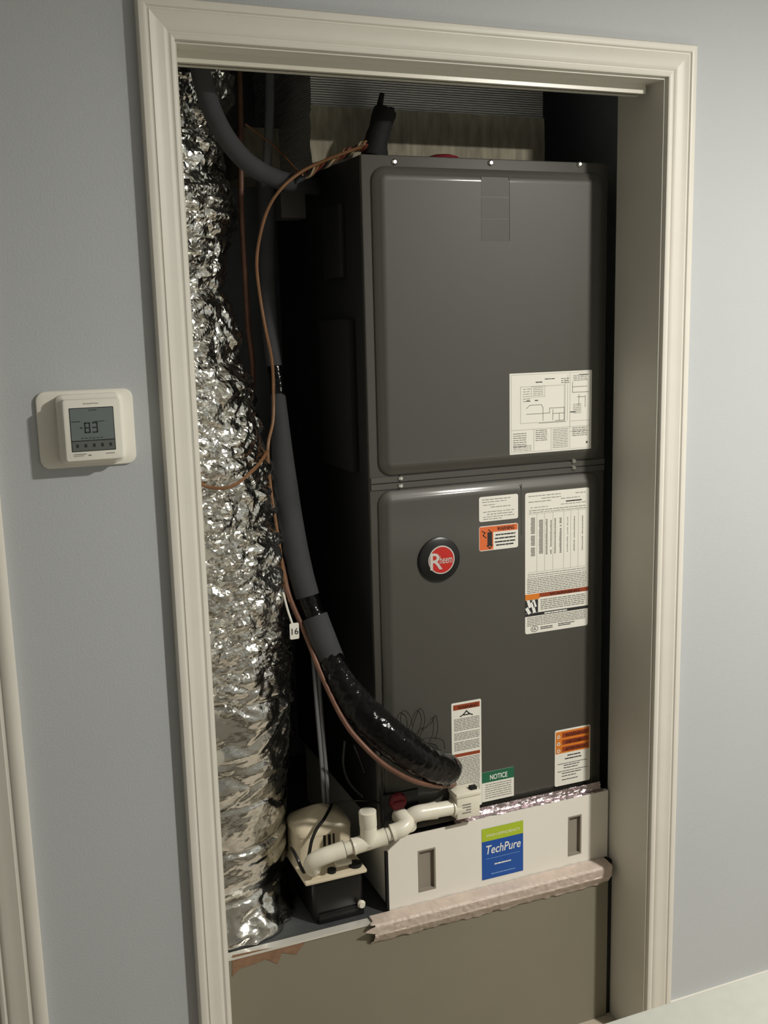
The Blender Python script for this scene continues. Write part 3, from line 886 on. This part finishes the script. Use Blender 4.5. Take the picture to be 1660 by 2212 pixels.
for (px, py) in ((716, 1889), (768, 1884)):
    q = at(px, py, 0.172)
    tube('rubber_plug', [(q.x, 0.172 if px > 740 else 0.168, 0.487), (q.x, 0.172 if px > 740 else 0.168, 0.494)], [0.0135 if px > 740 else 0.009] * 2, M['black_matte'], cpx, seg=20, sub=1, smooth_path=False)
q = at(742, 1872, 0.168)
bevel_box('float_lever', q.x - 0.018, q.x + 0.018, 0.162, 0.174, 0.497, 0.506, M['pvc'], cpx, 0.003)
q = at(682, 1876, 0.17)
tube('inlet_boss', [(q.x, 0.172, 0.487), (q.x, 0.172, 0.50), (q.x, 0.172, 0.508)], [0.012, 0.010, 0.006], M['pump_beige'], cpx, seg=16, sub=1, smooth_path=False)
q = at(779, 1950, 0.158)
tube('drain_knob', [(q.x, 0.160, q.z), (q.x, 0.152, q.z), (q.x, 0.146, q.z)], [0.006, 0.009, 0.006], M['pvc'], cpx, seg=10, sub=1, smooth_path=False)
bevel_box('tank_foot', 0.228, 0.327, 0.156, 0.1605, PZ, 0.406, M['black'], cpx, 0.002)

# ------------------------------------------------------------------ drain piping
RP, RF = 0.0134, 0.0168
dp = tag(empty('drain_pipe', (0.40, 0.12, 0.53)), 'white plastic drain pipe with capped tee running to the pump', 'pipe')
YB = 0.116
C0 = at(690, 1852, 0.135); T0 = at(797, 1818, 0.125); B0 = at(862, 1793, YB)
dirB = (B0 - T0).normalized()
B1 = B0 + dirB * 0.012
HB = Vector((B1.x + 0.004, 0.150, B1.z + 0.012))
A0 = at(902, 1757, 0.128); SW = at(990, 1742, 0.128)
tube('pipe', [C0, T0, B0], RP, M['pvc'], dp, seg=20, sub=4, smooth_path=False)
d = (T0 - C0).normalized()
dn = Vector((-0.25, 0.15, -1)).normalized()
Cc = C0
tube('elbow', [Cc + d * 0.052, Cc + d * 0.030, Cc + d * 0.010 + Vector((0, 0, -0.001)), Cc - d * 0.006 + Vector((-0.003, 0.006, -0.008)), Cc - d * 0.008 + Vector((-0.004, 0.014, -0.020)), Cc - d * 0.006 + Vector((0, 0.024, -0.034))],
     [RF + .0008, RF, RF, RF, RF, RF], M['pvc'], dp, seg=24, sub=6)
tube('tee', [T0 - d * 0.034, T0 - d * 0.026, T0 + d * 0.0, T0 + d * 0.026, T0 + d * 0.036], [RF + .001, RF, RF, RF, RF + .001], M['pvc'], dp, seg=24, sub=3)
tube('tee_branch', [T0, T0 + Vector((0, 0, 0.033))], RF + 0.0004, M['pvc'], dp, seg=24, sub=2)
tube('cap', [T0 + Vector((0, 0, 0.030)), T0 + Vector((0, 0, 0.036)), T0 + Vector((-0.001, 0, 0.066)), T0 + Vector((-0.001, 0, 0.0675))], [RF - .001, RF + .0012, RF + .0012, RF - .001], M['pvc'], dp, seg=24, sub=1, smooth_path=False)
tube('elbow', [B0 - dirB * 0.016, B0 - dirB * 0.008, B0 + dirB * 0.006, B1 + dirB * 0.008 + Vector((0, 0.008, 0.003)), B1 + dirB * 0.006 + Vector((0, 0.022, 0.010)), HB],
     [RF + .0008, RF, RF, RF, RF, RF + .0008], M['pvc'], dp, seg=24, sub=6)
tube('elbow', [A0 + (SW - A0) * 0.45, A0 + (SW - A0) * 0.25, A0 + (SW - A0) * 0.02, A0 + Vector((-0.010, 0.006, -0.006)), A0 + Vector((-0.014, 0.012, -0.020)), A0 + Vector((-0.012, 0.018, -0.034))],
     [RF + .001, RF, RF, RF, RF, RF], M['pvc'], dp, seg=24, sub=6)
tube('pipe', [A0 + (SW - A0) * 0.4, SW], RF - 0.0012, M['pvc'], dp, seg=20, sub=2)
tube('coupling', [A0 + (SW - A0) * 0.84, A0 + (SW - A0) * 1.1], RF + 0.002, M['pvc'], dp, seg=24, sub=2)
for p in (Cc + d * 0.0525, T0 + d * 0.0365):
    tube('joint_line', [p, p + d * 0.0008], RF + 0.0012, M['bracket'], dp, seg=24, sub=1, smooth_path=False)
text('pipe_print', 'PVC', 0.004, T0.x - 0.004, T0.z - 0.006, T0.y - RF - 0.0008, M['ink_mid'], dp)

fs = tag(empty('float_switch', (0.565, 0.12, 0.57)), 'small white square overflow switch box at the end of the drain pipe', 'switch')
a = at(988, 1712, 0.110); b2 = at(1039, 1762, 0.110)
bx0, bx1 = at(988, 1745, 0.110).x, at(1038, 1740, 0.110).x
bz0, bz1 = at(1010, 1768, 0.110).z, at(1010, 1718, 0.110).z
bevel_box('box', bx0, bx1, 0.110, 0.150, bz0, bz1, M['pvc'], fs, 0.003)
bevel_box('lid', bx0 - 0.002, bx1 + 0.002, 0.108, 0.1505, bz1 - 0.004, bz1 + 0.006, M['pvc'], fs, 0.002)
MB().box(bx1 - 0.018, bx1 - 0.004, 0.116, 0.128, bz1 + 0.006, bz1 + 0.012).build('switch_button', M['black_matte'], fs)
mb = MB()
for k in range(4): mb.box(bx0 + 0.012, bx0 + 0.032, 0.1096, 0.1099, bz0 + 0.012 + k * 0.006, bz0 + 0.0145 + k * 0.006)
tag(mb.build('printing', M['ink_mid'], fs), kind='stuff')
rbk = MB()

# ------------------------------------------------------------------ foil covered duct on the left
def duct():
    keys = [(0.30, 0.040, 0.172), (0.384, 0.040, 0.172), (0.46, 0.038, 0.168), (0.57, 0.045, 0.168), (0.83, 0.068, 0.172), (1.03, 0.062, 0.172), (1.13, 0.054, 0.170), (1.32, 0.032, 0.168),
            (1.41, 0.022, 0.166), (1.60, -0.012, 0.160), (1.68, -0.026, 0.156), (1.80, 0.000, 0.160), (1.94, -0.010, 0.150), (2.05, 0.0, 0.165), (2.44, 0.02, 0.165)]
    def K(z):
        for i in range(len(keys) - 1):
            if keys[i][0] <= z <= keys[i + 1][0]:
                t = (z - keys[i][0]) / (keys[i + 1][0] - keys[i][0])
                t = t * t * (3 - 2 * t)
                return [keys[i][k] + (keys[i + 1][k] - keys[i][k]) * t for k in (1, 2)]
        return keys[-1][1:]
    na, nz = 230, 460
    z0, z1 = PZ, 2.436
    v, f = [], []
    rnd = random.Random(3)
    bands = []
    z = z0
    while z < z1:
        bands.append(z); z += rnd.uniform(0.06, 0.14)
    bands.append(z1 + 0.1)
    def cell(x, y, z):
        dd = noise.voronoi(Vector((x, y, z)))[0]
        return dd[1] - dd[0]
    for i in range(nz + 1):
        zz = z0 + (z1 - z0) * i / nz
        cx, r0 = K(zz)
        bi = max(k for k in range(len(bands) - 1) if bands[k] <= zz + 1e-9)
        w_ = min(max((zz - 0.80) / 0.25, 0), 1)
        for j in range(na):
            a = 2 * PI * j / na
            dx, dy = math.cos(a), math.sin(a)
            jit = Vector((rnd.uniform(-1, 1), rnd.uniform(-1, 1), rnd.uniform(-1, 1)))
            q = Vector((dx * r0, dy * r0, zz))
            wp = Vector((noise.noise(q * 11), noise.noise(q * 11 + Vector((7, 3, 1))), noise.noise(q * 11 + Vector((1, 9, 4))))) * 0.035
            u = q + wp
            tilt = 0.03 * noise.noise(Vector((dx * 1.5, dy * 1.5, bi * 3.7)))
            ph = (zz + tilt - bands[bi]) / (bands[bi + 1] - bands[bi])
            ph = min(max(ph, 0), 1)
            d = (0.004 + 0.005 * w_) * (1 - abs(2 * ph - 1) ** 3) + 0.004 * ph
            d += (0.013 + 0.006 * w_) * cell(u.x * 7 + bi * 1.7, u.y * 7, u.z * 15)
            d += (0.0045 + 0.0100 * w_) * cell(u.x * 18, u.y * 18 + bi, u.z * 34)
            d += (0.0006 + 0.0016 * w_) * cell(u.x * 50 + 5, u.y * 50, u.z * 76)
            r = r0 + d - 0.010
            if zz < 0.47:   # loose skirt of foil spread over the platform
                k = (0.47 - zz) / 0.086
                sk = max(0.0, -dy) * 0.5 + 0.5 * max(0.0, -dy * 0.8 + dx * 0.3)
                r += sk * 0.036 * k * k + 0.012 * k * noise.noise(Vector((dx * 7, dy * 7, zz * 30)))
            js = 0.0002 + 0.0002 * w_
            x, y, z = cx + dx * r + jit.x * js, 0.335 + dy * r + jit.y * js, zz + (jit.z * js * 1.6 if 0 < i < nz else 0)
            v.append((max(x, -0.255), max(y, 0.150) if (x < 0.0) else max(y, 0.124), z))
    for i in range(nz):
        for j in range(na):
            j2 = (j + 1) % na
            a, b_, c, d_ = i * na + j, i * na + j2, (i + 1) * na + j2, (i + 1) * na + j
            if (i + j) % 2: f += [(a, b_, c), (a, c, d_)]
            else: f += [(a, b_, d_), (b_, c, d_)]
    f.append(tuple(range(na))); f.append(tuple(nz * na + k for k in range(na)))
    return v, f
v, f = duct()
fdct = mesh_obj('foil_duct', v, f, M['foil'])
for p in fdct.data.polygons:
    p.use_smooth = p.center.z < 0.90 + 0.12 * noise.noise(p.center * 14)
tag(fdct, 'tall round duct wrapped in crinkled silver foil at the left of the closet', 'duct')

# ------------------------------------------------------------------ insulated lines
ln = tag(empty('refrigerant_line', (0.30, 0.20, 0.55)), 'long black insulated refrigerant line curving down to the front of the unit', 'hose')
tube('foam_sleeve', px_path([(574, 380, .40), (575, 480, .40), (576, 600, .39), (582, 700, .37), (593, 792, .35)]), [0.017, 0.017, 0.0165], M['foam'], ln, seg=16)
tube('tape_band', px_path([(593, 790, .35), (599, 822, .345), (602, 855, .34)]), 0.0150, M['tape_black'], ln, seg=16)
tube('foam_sleeve', px_path([(601, 853, .34), (608, 950, .32), (617, 1050, .30), (632, 1150, .275), (648, 1230, .25), (664, 1288, .235)]), [0.0150, 0.020, 0.0250, 0.0255, 0.0255, 0.0245], M['foam'], ln, seg=18)
tube('tape_band', px_path([(662, 1282, .236), (672, 1310, .228), (684, 1340, .22)]), [0.0225, 0.0205, 0.0225], M['tape_black'], ln, seg=18, bumpy=0.001)
tube('foam_sleeve', px_path([(680, 1332, .222), (697, 1378, .205), (718, 1430, .188)]), [0.0265, 0.0270, 0.0265], M['foam'], ln, seg=18)
tw = tube('tape_wrap', px_path([(714, 1420, .19), (735, 1465, .165), (765, 1515, .135), (800, 1555, .105), (845, 1595, .085), (890, 1628, .082), (930, 1652, .092), (962, 1662, .112), (968, 1655, .135)]),
     [0.0250, 0.030, 0.034, 0.0355, 0.036, 0.035, 0.034, 0.033, 0.027], M['tape_black'], ln, seg=28, sub=14, bumpy=0.0026, bfreq=90)
tag(tw, 'glossy black tape wrapped around the line end')

lq = tube('copper_line', px_path([(600, 1180, .26), (612, 1230, .25), (626, 1290, .235), (660, 1370, .215), (700, 1470, .165), (745, 1560, .110), (790, 1615, .075), (835, 1655, .062), (890, 1685, .065), (940, 1697, .085), (972, 1697, .118), (982, 1694, .150)]),
     0.0052, M['copper'], None, seg=12)
tag(lq, 'thin bare copper line following under the black taped hose', 'pipe')

h2 = tube('insulated_hose', px_path([(424, 100, .14), (432, 148, .143), (445, 200, .15), (463, 250, .158), (492, 302, .17), (528, 345, .19), (568, 373, .225), (610, 390, .28), (650, 398, .34), (690, 402, .42)]),
     0.0172, M['foam'], None, seg=16)
tag(h2, 'grey foam insulated hose sweeping across the top left of the closet', 'hose')

tc_ = tube('thermostat_cable', px_path([(784, 316, .20), (740, 332, .21), (690, 352, .23), (650, 372, .24), (610, 405, .24), (580, 450, .25), (562, 510, .26), (555, 570, .27), (562, 640, .28), (574, 710, .28), (588, 780, .29), (591, 850, .30), (590, 910, .29), (579, 970, .265), (586, 1060, .26), (600, 1150, .25), (612, 1230, .245), (626, 1300, .232)]),
     0.0031, M['cable'], None, seg=8)
tag(tc_, 'long thin brown control cable looping from the cabinet top down the gap', 'cable')

wb = tag(empty('wire_bundle', at(790, 320, .2)), 'twisted bundle of brown and tan wires at the cabinet top left', 'wires')
pth = catmull(px_path([(792, 312, .20), (760, 325, .215), (725, 342, .23), (690, 360, .245), (662, 378, .26)]), 8)
for k, mm in enumerate(('tan_wire', 'cable', 'red_wire', 'black_matte')):
    pts = []
    for i, p in enumerate(pth):
        an = i * 0.55 + k * PI / 2
        pts.append(p + Vector((0, math.cos(an), math.sin(an))) * (0.0055 + 0.002 * math.sin(i * 0.7)))
    tube('wire', pts, 0.0024, M[mm], wb, seg=6, sub=2)
cbs = tag(empty('power_cable_stub', at(815, 335, .22)), 'black taped power cable stub sticking up from the cabinet top', 'cable')
tube('sheath', px_path([(808, 338, .22), (812, 310, .22), (822, 275, .225), (832, 240, .23)]), [0.026, 0.0225, 0.0215, 0.0225], M['black_matte'], cbs, seg=14, bumpy=0.002)
tube('wire_end', px_path([(818, 242, .23), (822, 222, .23), (826, 202, .232)]), [0.0065, 0.006, 0.005], M['black_matte'], cbs, seg=8)
tube('wire_end', px_path([(843, 246, .23), (848, 232, .225)]), [0.006, 0.005], M['black_matte'], cbs, seg=8)
c3 = tube('slack_cable', px_path([(530, 268, .36), (560, 290, .37), (600, 322, .38), (640, 366, .30), (655, 378, .26)]), 0.0022, M['cable'], None, seg=6)
tag(c3, 'thin brown slack cable crossing behind the top left hose', 'cable')
c4 = tube('foil_side_cable', px_path([(428, 1040, .150), (445, 1050, .155), (480, 1055, .148), (512, 1045, .150), (540, 1022, .165), (560, 1002, .19), (578, 975, .25)]), 0.0032, M['cable'], None, seg=8)
tag(c4, 'short brown cable hanging across the front of the foil duct', 'cable')
c5 = tube('copper_riser', px_path([(516, 100, .42), (520, 260, .42), (522, 450, .42), (530, 600, .42), (536, 700, .42), (545, 850, .43)]) + [Vector((0.17, 0.48, 1.1)), Vector((0.17, 0.50, 0.7)), Vector((0.17, 0.50, PZ))], 0.0062, M['copper'], None, seg=10)
tag(c5, 'vertical copper pipe behind the hose near the foil duct', 'pipe')
c6 = tube('grey_conduit', px_path([(583, 60, .42), (583, 150, .42), (582, 260, .415), (578, 340, .405), (574, 396, .40)]), 0.0098, M['clear_tube'], None, seg=12)
tag(c6, 'vertical grey conduit at the closet top beside the plenum', 'pipe')
q = at(640, 442, .5)
jb = bevel_box('junction_box', q.x - 0.034, q.x + 0.034, .50, .56, q.z - 0.028, q.z + 0.028, M['bracket'], None, 0.003)
tag(jb, 'small grey junction box in the dark gap left of the unit', 'box')

vt = tag(empty('discharge_tubing', at(705, 1745, .26)), 'pair of clear grey vinyl tubes rising from the pump top', 'tube')
for dx in (-4.5, 4.5):
    tube('tube', px_path([(706 + dx, 1752, .268), (703 + dx, 1700, .27), (697 + dx, 1620, .28), (690 + dx, 1540, .29), (684 + dx, 1460, .30), (678 + dx, 1380, .31), (672 + dx, 1300, .32)]), 0.0046, M['clear_tube'], vt, seg=10)
pcord = tube('pump_cord', px_path([(716, 1738, .262), (712, 1748, .235), (700, 1770, .196), (685, 1790, .190), (674, 1815, .184), (668, 1845, .178), (662, 1872, .168), (657, 1884, .165), (650, 1872, .170), (643, 1855, .180), (635, 1840, .195), (629, 1832, .215)]), 0.0034, M['black'], None, seg=8)
tag(pcord, 'black cord hanging in a V over the pump housing', 'cord')
c7 = tube('switch_wire', px_path([(716, 1742, .262), (722, 1734, .25), (760, 1730, .23), (800, 1731, .20), (824, 1736, .142)]), 0.0016, M['black'], None, seg=6)
tag(c7, 'thin black wire running from the pump to the unit', 'wire')
c8 = tube('hanging_wire', px_path([(824, 1628, .128), (825, 1660, .14), (826, 1700, .142), (828, 1790, .142)]), 0.0022, M['black'], None, seg=6)
tag(c8, 'thin black wire hanging straight down at the unit corner', 'wire')
c9 = tag(empty('wire_loops', at(905, 1600, .13)), 'fine curled bare wires sticking up behind the taped hose end', 'wires')
for L in ([(868, 1572, .145), (866, 1550, .145), (872, 1535, .146), (885, 1545, .146), (892, 1570, .142)],
          [(888, 1590, .140), (895, 1560, .145), (908, 1530, .146), (918, 1550, .146), (914, 1580, .142)],
          [(905, 1600, .135), (915, 1570, .143), (930, 1565, .145), (942, 1545, .146), (946, 1575, .143), (940, 1598, .138)],
          [(895, 1602, .130), (925, 1594, .135), (955, 1598, .138), (962, 1618, .140)]):
    tube('wire', px_path(L), 0.0008, M['black'], c9, seg=6)
for L, nm in (([(745, 1600, .20), (742, 1650, .21), (755, 1690, .21), (785, 1722, .19)], 'thin dark wire trailing in the gap below the taped hose'),
              ([(765, 1610, .20), (778, 1640, .21), (788, 1668, .21)], 'short dark wire end hanging below the taped hose')):
    tag(tube('trailing_wire', px_path(L), 0.0026, M['black'], None, seg=6), nm, 'wire')

# numbered tag hanging beside the foil
tg = tag(empty('number_tag', at(636, 1363, .215)), 'small white tag printed 16 beside the foil duct', 'tag')
q = at(636, 1363, .215)
rr_prism('plate', q.x - 0.0095, q.x + 0.0095, q.z - 0.0165, q.z + 0.0165, .215, [(0, .2135)], 0.003, M['paper'], tg, 4)
text('lettering', '16', 0.013, q.x + 0.001, q.z - 0.007, .2132, M['ink'], tg, bold=0.01)
tube('strap', px_path([(632, 1348, .2155), (622, 1318, .217), (612, 1280, .22)]), 0.0022, M['paper'], tg, seg=6)
